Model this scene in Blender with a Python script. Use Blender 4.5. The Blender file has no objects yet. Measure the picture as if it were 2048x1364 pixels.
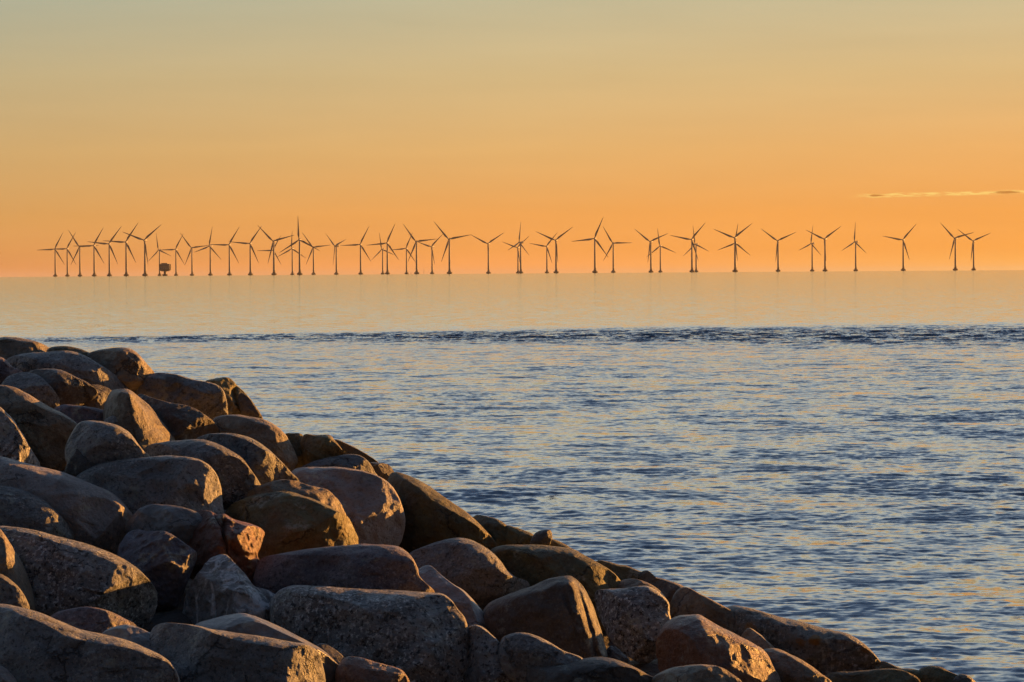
import bpy, math, random
import numpy as np

scene = bpy.context.scene
C = bpy.data.collections.new("place")
scene.collection.children.link(C)
rnd = random.Random(7)

# ------------------------------------------------------------------ camera
F = 6370.0            # focal length in pixels of a 2048 px wide frame
H = 4.0               # eye height above the sea
RE = 7.4e6            # radius of the earth (with refraction)
PITCH, ROLL = 0.02223, 0.0068
fw = np.array([0, math.cos(PITCH), -math.sin(PITCH)])
r0 = np.array([1.0, 0, 0]); u0 = np.array([0, math.sin(PITCH), math.cos(PITCH)])
rt = r0 * math.cos(ROLL) - u0 * math.sin(ROLL)
up = u0 * math.cos(ROLL) + r0 * math.sin(ROLL)
EYE = np.array([0, 0, H])

def ray(u, v):
    return fw + rt * (u - 1024) / F + up * (682 - v) / F

from mathutils import Matrix, Vector
cam = bpy.data.cameras.new("camera")
co = bpy.data.objects.new("camera", cam)
C.objects.link(co)
m = Matrix.Identity(4)
for i in range(3):
    m[i][0] = rt[i]; m[i][1] = up[i]; m[i][2] = -fw[i]; m[i][3] = EYE[i]
co.matrix_world = m
cam.sensor_width = 36.0
cam.lens = 36.0 * F / 2048.0
cam.clip_start = 0.5
cam.clip_end = 200000
scene.camera = co

# ------------------------------------------------------------------ helpers
def lin(c):
    return [((x / 255 + 0.055) / 1.055) ** 2.4 if x > 10.3 else x / 255 / 12.92 for x in c]

class N:
    """tiny node-tree helper"""
    def __init__(s, tree):
        s.t = tree; s.l = tree.links
    def new(s, typ, **kw):
        n = s.t.nodes.new(typ)
        for k, v in kw.items():
            if k.startswith("i_"):
                continue
            setattr(n, k, v)
        return n
    def set(s, node, idx, val):
        if hasattr(val, "is_linked") or hasattr(val, "links"):
            s.l.new(val, node.inputs[idx])
        elif val is not None:
            node.inputs[idx].default_value = val
    def math(s, op, a, b=None, c=None, clamp=False):
        n = s.new("ShaderNodeMath", operation=op, use_clamp=clamp)
        s.set(n, 0, a); s.set(n, 1, b); s.set(n, 2, c)
        return n.outputs[0]
    def vmath(s, op, a, b=None, scale=None):
        n = s.new("ShaderNodeVectorMath", operation=op)
        s.set(n, 0, a); s.set(n, 1, b)
        if scale is not None: s.set(n, 3, scale)
        return n.outputs[0]
    def noise(s, vec, scale, detail=4, rough=0.55, dist=0.0, col=False):
        n = s.new("ShaderNodeTexNoise")
        s.set(n, "Vector", vec); n.inputs["Scale"].default_value = scale
        n.inputs["Detail"].default_value = detail; n.inputs["Roughness"].default_value = rough
        n.inputs["Distortion"].default_value = dist
        return n.outputs["Color"] if col else n.outputs[0]
    def ramp(s, fac, stops, interp="LINEAR"):
        n = s.new("ShaderNodeValToRGB")
        n.color_ramp.interpolation = interp
        e = n.color_ramp.elements
        while len(e) > 1: e.remove(e[-1])
        e[0].position = stops[0][0]; e[0].color = list(stops[0][1]) + [1]
        for p, c in stops[1:]:
            x = e.new(p); x.color = list(c) + [1]
        s.set(n, 0, fac)
        return n.outputs[0]
    def mix(s, fac, a, b, mode="MIX"):
        n = s.new("ShaderNodeMix", data_type="RGBA", blend_type=mode)
        s.set(n, 0, fac)
        for k, val in ((6, a), (7, b)):
            if isinstance(val, (tuple, list)): val = list(val)[:3] + [1]
            s.set(n, k, val)
        return n.outputs[2]
    def maprange(s, v, a, b, c=0.0, d=1.0, smooth=True):
        n = s.new("ShaderNodeMapRange", interpolation_type="SMOOTHSTEP" if smooth else "LINEAR")
        s.set(n, 0, v)
        for i, x in enumerate((a, b, c, d)): s.set(n, i + 1, x)
        return n.outputs[0]

def material(name):
    mt = bpy.data.materials.new(name); mt.use_nodes = True
    mt.node_tree.nodes.clear()
    n = N(mt.node_tree)
    out = n.new("ShaderNodeOutputMaterial")
    b = n.new("ShaderNodeBsdfPrincipled")
    n.l.new(b.outputs[0], out.inputs[0])
    return mt, n, b, out

def mesh_np(name, V, Fq, mat=None, smooth=True):
    """V (n,3); Fq list of arrays of equal-width faces"""
    me = bpy.data.meshes.new(name)
    V = np.asarray(V, dtype=np.float32)
    me.vertices.add(len(V)); me.vertices.foreach_set("co", V.ravel())
    loops = np.concatenate([f.ravel() for f in Fq]).astype(np.int32)
    sizes = np.concatenate([np.full(len(f), f.shape[1], dtype=np.int32) for f in Fq])
    starts = np.concatenate([[0], np.cumsum(sizes)[:-1]]).astype(np.int32)
    me.loops.add(len(loops)); me.loops.foreach_set("vertex_index", loops)
    me.polygons.add(len(sizes)); me.polygons.foreach_set("loop_start", starts)
    me.polygons.foreach_set("loop_total", sizes)
    me.polygons.foreach_set("use_smooth", np.full(len(sizes), smooth, dtype=bool))
    me.update(calc_edges=True); me.validate()
    if mat: me.materials.append(mat)
    return me

def link(name, data, loc=(0, 0, 0), parent=None, **props):
    o = bpy.data.objects.new(name, data); C.objects.link(o)
    o.location = loc
    if parent is not None: o.parent = parent
    for k, v in props.items(): o[k] = v
    return o

# vectorised gradient noise
_rs = np.random.RandomState(3)
_perm = _rs.permutation(512).astype(np.int64)
_perm = np.concatenate([_perm, _perm, _perm])
_g = _rs.normal(size=(512, 3)); _g /= np.linalg.norm(_g, axis=1)[:, None]
def pnoise(P):
    P = np.asarray(P, dtype=np.float64)
    i = np.floor(P).astype(np.int64); f = P - i
    w = f * f * f * (f * (f * 6 - 15) + 10)
    i &= 511
    out = 0
    for dx in (0, 1):
        for dy in (0, 1):
            for dz in (0, 1):
                h = _perm[_perm[_perm[(i[:, 0] + dx) & 511] + ((i[:, 1] + dy) & 511)] % 512 + ((i[:, 2] + dz) & 511)] % 512
                g = _g[h]
                d = g[:, 0] * (f[:, 0] - dx) + g[:, 1] * (f[:, 1] - dy) + g[:, 2] * (f[:, 2] - dz)
                out = out + d * (w[:, 0] if dx else 1 - w[:, 0]) * (w[:, 1] if dy else 1 - w[:, 1]) * (w[:, 2] if dz else 1 - w[:, 2])
    return out
def fbm(P, octv=3, gain=0.5):
    s = 0; a = 1.0
    for k in range(octv):
        s = s + a * pnoise(P * (2.03 ** k) + 17.3 * k); a *= gain
    return s

# ------------------------------------------------------------------ sky and sun
SUN_EL = math.radians(6.5)   # azimuth: from +Y (the view) clockwise towards +X
SUN_AZ_DEG = 56.0
SUN_AZ = math.radians(SUN_AZ_DEG)

w = bpy.data.worlds.new("World"); scene.world = w; w.use_nodes = True
w.node_tree.nodes.clear()
n = N(w.node_tree)
wo = n.new("ShaderNodeOutputWorld"); bg = n.new("ShaderNodeBackground")
n.l.new(bg.outputs[0], wo.inputs[0])
HAZE = 1.5e-5
EXPO = 1.2
STR = 0.1
bg.inputs[1].default_value = STR
tc = n.new("ShaderNodeTexCoord")
sep = n.new("ShaderNodeSeparateXYZ"); n.l.new(tc.outputs["Generated"], sep.inputs[0])
X, Y, Z = sep.outputs
zc = n.math("MAXIMUM", Z, 0.0)
t = n.math("POWER", zc, 0.5)
def stops(lst):
    return [(math.sqrt(z), lin(c)) for z, c in lst]
HIGH = [(0.13, (234, 226, 194)), (0.20, (230, 234, 226)), (0.32, (196, 216, 232)), (0.5, (126, 152, 188)), (1.0, (56, 76, 112))]
left = n.ramp(t, stops([(0.0, (226, 156, 104)), (0.0025, (222, 148, 86)), (0.0063, (217, 148, 82)), (0.0173, (214, 157, 88)),
                        (0.0377, (206, 168, 110)), (0.061, (192, 173, 130)), (0.085, (173, 174, 149))] + HIGH))
midc = n.ramp(t, stops([(0.0, (242, 166, 104)), (0.0025, (250, 163, 86)), (0.0063, (244, 160, 78)), (0.0173, (238, 163, 82)),
                        (0.0377, (226, 177, 110)), (0.061, (212, 184, 132)), (0.085, (195, 186, 151))] + HIGH))
right = n.ramp(t, stops([(0.0, (252, 184, 110)), (0.0025, (255, 176, 84)), (0.0063, (254, 168, 72)), (0.0173, (248, 167, 78)),
                         (0.0377, (238, 177, 104)), (0.061, (222, 186, 128)), (0.085, (204, 188, 147))] + HIGH))
back = n.ramp(t, stops([(0.0, (44, 44, 47)), (0.06, (48, 48, 52)), (0.17, (50, 53, 60)), (0.34, (50, 57, 68)),
                        (0.57, (50, 60, 76)), (1.0, (48, 66, 100))]))
fl = n.maprange(X, -0.17, 0.0, 0, 1, smooth=False)
fr = n.maprange(X, 0.0, 0.17, 0, 1, smooth=False)
sky = n.mix(fl, left, midc); sky = n.mix(fr, sky, right)
fb = n.maprange(Y, 0.35, -0.45)
sky = n.mix(fb, sky, back)
nis = n.new("ShaderNodeTexSky", sky_type="NISHITA")
nis.sun_disc = False; nis.sun_elevation = SUN_EL; nis.sun_rotation = SUN_AZ
nis.dust_density = 2.0
# faint uneven veils of high haze
hz = n.new("ShaderNodeCombineXYZ")
n.set(hz, 0, n.math("MULTIPLY", X, 9.0)); n.set(hz, 1, n.math("MULTIPLY", Z, 95.0)); n.set(hz, 2, Y)
veil = n.noise(hz.outputs[0], 1.0, 5, 0.6, 0.4)
sky = n.vmath("SCALE", sky, scale=n.maprange(veil, 0.25, 0.75, 0.965, 1.035, smooth=False))
# thin broken streak of sunlit cloud, low in the sky on the right
az = n.math("ARCTAN2", X, Y)
cv = n.new("ShaderNodeCombineXYZ")
n.set(cv, 0, n.math("MULTIPLY", az, 150.0)); n.set(cv, 1, n.math("MULTIPLY", Z, 900.0))
ce = n.math("ADD", n.math("MULTIPLY", az, 0.016), 0.0206)                      # its height
cd_ = n.math("ABSOLUTE", n.math("SUBTRACT", Z, n.math("ADD", ce, n.math("MULTIPLY", n.math("SUBTRACT", n.noise(cv.outputs[0], 0.8, 3), 0.5), 0.0011))))
cm = n.maprange(cd_, 0.0008, 0.0002)
cm = n.math("MULTIPLY", cm, n.maprange(n.noise(cv.outputs[0], 1.7, 5, 0.65), 0.38, 0.58))
cm = n.math("MULTIPLY", cm, n.math("MULTIPLY", n.maprange(az, 0.104, 0.116), n.maprange(az, 0.24, 0.20)))
sky = n.mix(n.math("MULTIPLY", cm, 0.9), sky, lin((255, 214, 118)))
for a0, z0, wa, wz in ((0.1140, 0.02252, 0.0026, 0.00034), (0.1545, 0.02305, 0.0036, 0.00046), (0.182, 0.0236, 0.005, 0.0004)):
    ea = n.math("DIVIDE", n.math("SUBTRACT", az, a0), wa); ez = n.math("DIVIDE", n.math("SUBTRACT", Z, z0), wz)
    e2 = n.math("ADD", n.math("MULTIPLY", ea, ea), n.math("MULTIPLY", ez, ez))
    sky = n.mix(n.math("MULTIPLY", n.maprange(n.math("ADD", e2, n.math("MULTIPLY", n.math("SUBTRACT", n.noise(cv.outputs[0], 1.6, 4, 0.65), 0.5), 3.0)), 1.5, 0.2), 0.9), sky, lin((194, 124, 54)))
sky = n.vmath("SCALE", sky, scale=10.0)
fz = n.maprange(Z, 0.3, 0.9, 0.0, 0.35)
sky = n.mix(fz, sky, nis.outputs[0])
sky = n.vmath("SCALE", sky, scale=1.0 / 2 ** EXPO)      # colours above are as they show in the picture
n.l.new(sky, bg.inputs[0])

sun = bpy.data.lights.new("sun", "SUN")
sun.energy = 5.0; sun.angle = math.radians(0.5); sun.color = (1.0, 0.43, 0.09)
so = bpy.data.objects.new("sun", sun); C.objects.link(so)
sd = Vector((math.sin(SUN_AZ) * math.cos(SUN_EL), math.cos(SUN_AZ) * math.cos(SUN_EL), math.sin(SUN_EL)))
so.rotation_euler = sd.to_track_quat("Z", "Y").to_euler()
so.location = (30, 5, 20)

vs = scene.view_settings
scene.display_settings.display_device = "sRGB"
vs.view_transform = "Standard"; vs.look = "None"; vs.exposure = EXPO; vs.gamma = 1.0

# ------------------------------------------------------------------ sea
def build_sea():
    rows = [6.0]
    while rows[-1] < 9800:
        r = rows[-1]
        if r < 20: d = 0.5
        elif r < 45: d = 0.050
        elif r < 110: d = 0.050 + (r - 45) / 65 * 0.085
        elif r < 260: d = 0.135 + (r - 110) / 150 * 0.22
        else: d = min(r * 0.02, 150) if r > 300 else 0.5
        if 165 < r < 225: d = 0.22
        rows.append(r + d)
    r = np.array(rows)
    th = np.concatenate([np.linspace(-0.21, 0.21, 420), np.linspace(0.21, 2 * math.pi - 0.21, 62)[1:-1]])
    nr, nc = len(r), len(th)
    R, T = np.meshgrid(r, th, indexing="ij")
    x = R * np.sin(T); y = R * np.cos(T)
    xf, yf = x.ravel(), y.ravel()
    dr = np.gradient(r)
    # roughness map of the surface: a breeze near the shore, a wake band, calm water behind it
    wob = fbm(np.stack([xf * 0.02, yf * 0.004, 0 * xf + 5], 1), 3)
    hw = np.clip(15 + xf * 0.33, 5, 34)
    cen = 191 + 9 * wob
    band = np.exp(-np.abs((yf - cen) / hw) ** 2.0)
    band *= np.clip(0.95 + 0.8 * fbm(np.stack([xf * 0.05, yf * 0.03, 0 * xf + 9], 1), 3), 0.45, 1.4)
    band *= np.clip((xf + 60) / 50, 0, 1) * (np.abs(T.ravel()) < 0.3)
    rr = R.ravel()
    near = 1.0 - np.clip((rr - 75) / 125, 0, 1) ** 0.8
    gust = np.clip(1.0 + 0.40 * fbm(np.stack([xf * 0.10, yf * 0.045, 0 * xf], 1), 3), 0.35, 1.7)
    calm = np.clip((rr - 200) / 60, 0, 1)
    shore = 1 - np.clip((rr - 175) / 60, 0, 1)
    chop = np.where(rr > 205, 0.030 + 0.062 * np.minimum(1, 235 / rr), 0.125) + 0.11 * shore * gust + 0.38 * band
    # geometric waves
    rs = np.random.RandomState(11)
    z = np.zeros_like(xf)
    grid = np.maximum(np.repeat(dr, nc), rr * (0.42 / 419))
    for k in range(90):
        lam = 0.19 * (3.9 ** rs.rand())
        ang = math.radians(96 + rs.normal() * 58)          # direction of travel: mostly towards the camera
        kx, ky = math.cos(ang) * 2 * math.pi / lam, math.sin(ang) * 2 * math.pi / lam
        a = 0.0015 * lam ** 1.0 * 1.0
        ok = np.clip((lam / grid - 2.0) / 1.6, 0, 1)
        ph = rs.rand() * 6.283
        s = np.sin(kx * xf + ky * yf + ph)
        z += a * ok * s
    fade = np.clip(near, 0, 1) ** 1.0 * gust + 3.0 * band + 0.06
    z *= fade * (np.abs(T.ravel()) < 0.215)
    # long low undulation
    for k in range(14):
        lam = 3.0 + 9 * rs.rand(); ang = math.radians(80 + rs.normal() * 30)
        kx, ky = math.cos(ang) * 2 * math.pi / lam, math.sin(ang) * 2 * math.pi / lam
        ok = np.clip((lam / grid - 3) / 2.0, 0, 1)
        z += 0.0022 * lam * ok * np.sin(kx * xf + ky * yf + rs.rand() * 6.283) * np.clip(fade, 0.05, 1)
    for k in range(40):
        lam = 0.9 * (3.6 ** rs.rand()); ang = math.radians(92 + rs.normal() * 35)
        kx, ky = math.cos(ang) * 2 * math.pi / lam, math.sin(ang) * 2 * math.pi / lam
        z += 0.0040 * lam * np.sin(kx * xf + ky * yf + rs.rand() * 6.283) * band * np.clip((lam / grid - 2.2) / 1.5, 0, 1)
    # wavelets running towards the shore lean forward
    yf2 = yf - 1.8 * z * (np.abs(T.ravel()) < 0.21) * (rr < 260)
    z -= rr * rr / (2 * RE)
    V = np.stack([xf, yf2, z], 1)
    i = np.arange(nr - 1)[:, None] * nc
    j = np.arange(nc)[None, :]; j2 = (j + 1) % nc
    q = np.stack([(i + j).ravel(), (i + nc + j).ravel(), (i + nc + j2).ravel(), (i + j2).ravel()], 1)
    q = q[:, ::-1]
    # inner disc
    cidx = len(V); V = np.vstack([V, [[0, 0, 0]]])
    tri = np.stack([np.arange(nc), (np.arange(nc) + 1) % nc, np.full(nc, cidx)], 1)[:, ::-1]
    mt, n, b, out = material("sea_water")
    b.inputs["Base Color"].default_value = (0.035, 0.085, 0.150, 1)
    b.inputs["Roughness"].default_value = 0.07
    b.inputs["IOR"].default_value = 1.75
    geo = n.new("ShaderNodeNewGeometry")
    at = n.new("ShaderNodeAttribute", attribute_name="chop")
    st = n.vmath("MULTIPLY", geo.outputs["Position"], (0.95, 1.0, 1.0))
    n1 = n.noise(st, 3.2, 3, 0.6, 0.4, col=True)
    n2 = n.noise(n.vmath("MULTIPLY", geo.outputs["Position"], (0.85, 1.0, 1.0)), 0.9, 3, 0.55, 0.3, col=True)
    s1 = n.vmath("SUBTRACT", n1, (0.5, 0.5, 0.5)); s2 = n.vmath("SUBTRACT", n2, (0.5, 0.5, 0.5))
    n3 = n.noise(n.vmath("MULTIPLY", geo.outputs["Position"], (0.7, 1.0, 1.0)), 9.0, 2, 0.6, 0.2, col=True)
    s3 = n.vmath("SCALE", n.vmath("SUBTRACT", n3, (0.5, 0.5, 0.5)), scale=0.7)
    s = n.vmath("ADD", n.vmath("ADD", s1, s2), s3)
    s = n.vmath("MULTIPLY", s, (2.0, 2.8, 0.0))
    s = n.vmath("ADD", s, (0.0, -0.36, 0.0))      # ripples running ashore are steeper on their front
    s = n.vmath("SCALE", s, scale=at.outputs["Fac"])
    nn = n.vmath("NORMALIZE", n.vmath("ADD", geo.outputs["Normal"], s))
    n.l.new(nn, b.inputs["Normal"])
    me = mesh_np("sea", V, [q, tri], mt)
    a = me.attributes.new("chop", "FLOAT", "POINT")
    a.data.foreach_set("value", np.concatenate([chop, [0.05]]).astype(np.float32))
    link("sea", me, kind="structure", label="rippled sea reaching the horizon")
build_sea()

# ------------------------------------------------------------------ boulders
def stone(name, base, dark, light, speck=0.5, speck_scale=38, bump=0.5, tint=None, tint_amt=0.4, rough=0.62, spots=None, veins=None):
    mt, n, b, out = material(name)
    tc = n.new("ShaderNodeTexCoord"); oi = n.new("ShaderNodeObjectInfo")
    off = n.vmath("SCALE", oi.outputs["Location"], scale=3.7)
    P = n.vmath("ADD", tc.outputs["Object"], off)
    big = n.noise(P, 2.2, 5, 0.6, 0.6)
    patch = n.maprange(n.noise(n.vmath("ADD", P, (2, 8, 6)), 1.1, 4, 0.6, 0.5), 0.36, 0.62, 0.2, 1.15)
    c = n.mix(n.maprange(big, 0.33, 0.68), dark, base)
    if tint:
        tn = n.noise(n.vmath("ADD", P, (9, 4, 2)), 1.3, 5, 0.65, 0.8)
        c = n.mix(n.math("MULTIPLY", n.maprange(tn, 0.45, 0.68), tint_amt), c, tint)
    sp = n.noise(P, speck_scale, 3, 0.7)
    c = n.mix(n.math("MULTIPLY", n.math("MULTIPLY", n.maprange(sp, 0.50, 0.68), speck), patch), c, light)
    sp2 = n.noise(n.vmath("ADD", P, (3, 7, 1)), speck_scale * 0.8, 3, 0.7)
    c = n.mix(n.math("MULTIPLY", n.maprange(sp2, 0.52, 0.66), speck * 1.1), c, [x * 0.25 for x in dark])
    # pale crusty lichen in irregular blotches, and a few hairline cracks
    li = n.math("MULTIPLY", n.maprange(n.noise(n.vmath("ADD", P, (11, 3, 5)), 3.0, 3, 0.6), 0.56, 0.64), n.maprange(n.noise(P, 17, 5, 0.7), 0.46, 0.56))
    c = n.mix(n.math("MULTIPLY", li, 0.55), c, (0.31, 0.31, 0.25))
    vc = n.new("ShaderNodeTexVoronoi", feature="DISTANCE_TO_EDGE")
    n.l.new(n.vmath("ADD", P, n.vmath("SCALE", n.noise(P, 2.5, 5, 0.65, 0, True), scale=0.55)), vc.inputs["Vector"]); vc.inputs["Scale"].default_value = 1.25
    crack = n.math("MULTIPLY", n.maprange(vc.outputs["Distance"], 0.022, 0.004), n.maprange(n.noise(n.vmath("ADD", P, (1, 6, 9)), 1.6, 2), 0.47, 0.58))
    c = n.mix(n.math("MULTIPLY", crack, 0.75), c, [x * 0.3 for x in dark])
    if veins:
        vn = n.noise(n.vmath("MULTIPLY", P, (1.0, 1.0, 0.35)), 5.0, 6, 0.7, 1.2)
        c = n.mix(n.maprange(vn, 0.49, 0.60), c, veins)
    if spots:
        vo = n.new("ShaderNodeTexVoronoi"); n.l.new(n.vmath("ADD", P, n.vmath("SCALE", n.noise(P, 9, 3, 0.6, 0, True), scale=0.10)), vo.inputs["Vector"])
        vo.inputs["Scale"].default_value = 3.2
        c = n.mix(n.maprange(vo.outputs["Distance"], 0.24, 0.14), c, spots)
    rv = n.maprange(oi.outputs["Random"], 0, 1, 0.78, 1.18, smooth=False)
    c = n.vmath("SCALE", n.vmath("SCALE", c, scale=rv), scale=1.3)
    n.l.new(c, b.inputs["Base Color"])
    b.inputs["Specular IOR Level"].default_value = 0.45
    n.l.new(n.maprange(n.noise(P, 6, 4), 0.3, 0.7, rough - 0.12, rough + 0.12), b.inputs["Roughness"])
    h = n.math("ADD", n.math("MULTIPLY", n.noise(P, 7, 6, 0.62, 0.5), 0.06),
               n.math("MULTIPLY", n.noise(P, 34, 5, 0.7), 0.026))
    h = n.math("SUBTRACT", h, n.math("MULTIPLY", crack, 0.02))
    pit = n.noise(n.vmath("ADD", P, (5, 5, 5)), 16, 4, 0.6)
    h = n.math("SUBTRACT", h, n.math("MULTIPLY", n.maprange(pit, 0.60, 0.70), 0.010))
    bp = n.new("ShaderNodeBump"); bp.inputs["Strength"].default_value = min(1.0, bump * 1.5); bp.inputs["Distance"].default_value = 1.0
    n.l.new(h, bp.inputs["Height"]); n.l.new(bp.outputs[0], b.inputs["Normal"])
    return mt

MAT = {
 "grey":   stone("grey_granite", (0.21, 0.212, 0.215), (0.11, 0.112, 0.115), (0.40, 0.395, 0.38), 0.65, bump=0.7, tint=(0.18, 0.155, 0.125)),
 "brown":  stone("brown_granite", (0.21, 0.17, 0.125), (0.11, 0.09, 0.07), (0.34, 0.29, 0.22), 0.40, tint=(0.16, 0.13, 0.07)),
 "pink":   stone("pinkish_granite", (0.225, 0.20, 0.19), (0.145, 0.128, 0.122), (0.33, 0.30, 0.28), 0.35, tint=(0.21, 0.165, 0.15)),
 "granite":stone("speckled_granite", (0.25, 0.255, 0.255), (0.10, 0.105, 0.11), (0.55, 0.56, 0.56), 1.0, 30, 0.7, tint=(0.16, 0.13, 0.10)),
 "olive":  stone("algae_stained_granite", (0.135, 0.125, 0.06), (0.08, 0.072, 0.04), (0.22, 0.20, 0.12), 0.35, tint=(0.15, 0.085, 0.045), rough=0.7),
 "purple": stone("purplish_granite", (0.165, 0.135, 0.145), (0.09, 0.075, 0.085), (0.30, 0.26, 0.27), 0.6, 40, tint=(0.20, 0.10, 0.08)),
 "red":    stone("reddish_rock", (0.165, 0.11, 0.085), (0.085, 0.055, 0.045), (0.31, 0.24, 0.20), 0.3, bump=0.7, tint=(0.19, 0.095, 0.06), rough=0.45),
 "rust":   stone("rusty_red_rock", (0.22, 0.11, 0.075), (0.10, 0.048, 0.036), (0.38, 0.27, 0.20), 0.25, bump=0.6, tint=(0.24, 0.085, 0.045), rough=0.4),
 "slate":  stone("bluish_slate", (0.115, 0.105, 0.125), (0.065, 0.06, 0.075), (0.22, 0.21, 0.23), 0.25, bump=0.5, rough=0.5),
 "quartz": stone("quartz_streaked_rock", (0.26, 0.255, 0.25), (0.14, 0.135, 0.13), (0.45, 0.45, 0.45), 0.3, bump=0.9, veins=(0.66, 0.66, 0.66), rough=0.5),
 "smooth": stone("smooth_wet_stone", (0.20, 0.195, 0.19), (0.13, 0.125, 0.12), (0.27, 0.26, 0.25), 0.2, bump=0.25, rough=0.38),
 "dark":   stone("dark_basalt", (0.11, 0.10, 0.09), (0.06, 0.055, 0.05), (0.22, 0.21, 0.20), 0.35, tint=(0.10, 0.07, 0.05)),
 "lichen": stone("lichen_spotted_granite", (0.17, 0.165, 0.15), (0.08, 0.08, 0.072), (0.33, 0.32, 0.30), 0.7, 30, tint=(0.10, 0.10, 0.07), spots=(0.16, 0.085, 0.02)),
}

# every boulder: label, stone, outline (pixels of the 2048 px photograph), options
B = []
def rk(label, mat, poly, **o):
    B.append((label, mat, poly, o))
# back row, along the skyline
rk("low brown boulder topmost in the left corner of the pile, against the water", "brown", [(-100,700),(-60,680),(0,676),(15,674.5),(40,677),(68,681),(88,689),(100,697),(120,704),(125,722),(90,745),(0,755),(-90,745),(-115,725)])
rk("small dark boulder peeping out between two larger ones at the top left skyline", "olive", [(90,720),(95,700),(105,694),(125,692),(150,695),(168,700),(188,712),(200,735),(150,750),(100,745)])
rk("domed brown boulder with a sunlit right flank at the upper left skyline", "brown", [(160,730),(172,708),(200,699),(238,694),(256,696),(270,704),(285,719),(300,735),(309,750),(300,775),(260,795),(200,790),(165,765)], ap=(258,735))
rk("dark boulder with a deep cleft sticking up on the skyline beside the facet-ended dome", "olive", [(400,790),(408,764),(428,757),(452,753),(463,757),(474,770),(485,780),(497,793),(510,811),(521,826),(529,841),(520,865),(470,870),(415,840)], ang=1, ap=(455,800), cracks=[([(470,775),(478,800),(484,830),(500,860)],5,.10)])
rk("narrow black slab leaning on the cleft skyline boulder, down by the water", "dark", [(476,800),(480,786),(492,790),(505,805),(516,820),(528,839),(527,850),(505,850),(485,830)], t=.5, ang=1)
rk("mossy upright block like a short post on the skyline, sunlit on its right edge", "olive", [(565,890),(570,868),(588,866),(604,868),(610,880),(612,905),(608,945),(585,970),(565,940)], ap=(598,890), ang=1)
rk("low olive slab sloping down the skyline behind the flat topped mossy block", "olive", [(660,900),(668,878),(700,890),(730,906),(756,924),(775,945),(760,960),(700,950)])
rk("flat topped mossy block on the skyline with a small sunlit notch at its right corner", "olive", [(600,905),(607,871),(630,868.5),(645,868),(660,869),(670,880),(680,893),(692,908),(720,920),(740,940),(700,960),(620,950)], ap=(662,895), ang=1)
rk("small dark stone wedged on the skyline above the long olive brown boulder", "dark", [(735,925),(760,926),(778,930),(787,937),(792,949),(795,960),(770,975),(740,960),(730,940)], ang=1)
rk("ribbed mossy boulder on the skyline right of the long olive brown boulder", "olive", [(940,1060),(945,1033),(955,1029),(985,1035),(1003,1043),(1020,1056),(1035,1070),(1040,1090),(1000,1110),(955,1100)], ap=(1008,1075))
rk("mossy lump with a sunlit end just right of the ribbed skyline boulder", "olive", [(1000,1075),(1010,1052),(1030,1054),(1050,1061),(1066,1068),(1075,1080),(1081,1094),(1060,1110),(1015,1105)], ap=(1052,1080))
rk("long low algae covered slab under the tiny skyline knob", "olive", [(1050,1085),(1070,1070),(1100,1076),(1126,1086),(1150,1101),(1180,1122),(1170,1145),(1100,1140),(1055,1115)])
rk("tiny dark knob of stone standing out against the water", "dark", [(1060,1085),(1070,1066),(1085,1060),(1100,1059.5),(1104,1066),(1104,1080),(1095,1095),(1070,1098)], t=.8)
rk("low green algae covered stone behind the wide olive boulder", "olive", [(1180,1150),(1193,1122),(1218,1124),(1238,1130),(1255,1132),(1278,1141),(1300,1150),(1310,1175),(1250,1190),(1195,1175)])
rk("long blackish wet boulder with a knob at its top end, against the water", "dark", [(1275,1170),(1280,1145),(1293,1140),(1303,1146),(1309,1153),(1340,1161),(1368,1172),(1390,1195),(1380,1240),(1320,1240),(1280,1210)])
rk("smooth brown slab with a rounded lower end beside the lichen spotted boulder", "brown", [(1340,1215),(1350,1185),(1370,1173),(1400,1187),(1430,1203),(1452,1214),(1472,1225),(1488,1239),(1496,1256),(1494,1274),(1460,1290),(1390,1280),(1345,1255)], lean=.2)
rk("large speckled boulder with round orange lichen spots beside the water", "lichen", [(1430,1250),(1445,1220),(1462,1212),(1485,1213),(1522,1222),(1562,1234),(1602,1242),(1642,1254),(1692,1265),(1716,1279),(1736,1296),(1752,1315),(1768,1336),(1760,1365),(1680,1385),(1560,1370),(1460,1320)], ap=(1690,1310), t=.8)
rk("low olive slab at the foot of the lichen spotted boulder, at the waterline", "olive", [(1740,1350),(1762,1323),(1800,1335),(1830,1338),(1850,1350),(1840,1385),(1750,1385)])
rk("dark wet stone with a greenish top at the lower right waterline", "olive", [(1830,1365),(1838,1340),(1858,1332),(1880,1333),(1900,1343),(1918,1352),(1925,1370),(1900,1400),(1840,1395)])
rk("small dark stone farthest right and lowest of the pile, by the water", "dark", [(1890,1370),(1915,1350),(1930,1349),(1945,1357),(1955,1370),(1940,1395),(1900,1390)])
# upper left
rk("broad flat grey boulder below the topmost corner boulder", "grey", [(5,740),(15,718),(50,706),(90,704),(120,703),(150,706),(175,714),(200,729),(225,745),(245,757),(258,768),(262,780),(245,800),(190,815),(110,815),(40,795),(5,765)], ap=(200,765))
rk("small purplish boulder cut by the left edge near the top of the pile", "purple", [(-60,720),(-25,710),(0,713),(12,719),(25,733),(42,742),(60,760),(40,790),(-20,800),(-60,770)])
rk("large dome shaped boulder with a sunlit crumpled right end on the upper skyline", "grey", [(250,790),(262,772),(288,756),(308,746),(328,744.5),(355,749),(388,760),(412,764),(430,769),(443,779),(451,797),(455,820),(455,840),(420,860),(340,860),(275,825)], ap=(405,800), ang=1)
rk("flat blackish stone in the shadowed hollow behind the golden pyramid boulder", "dark", [(95,790),(103,768),(150,768),(200,769),(222,775),(235,795),(220,830),(150,840),(105,830)], ang=1)
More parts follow.
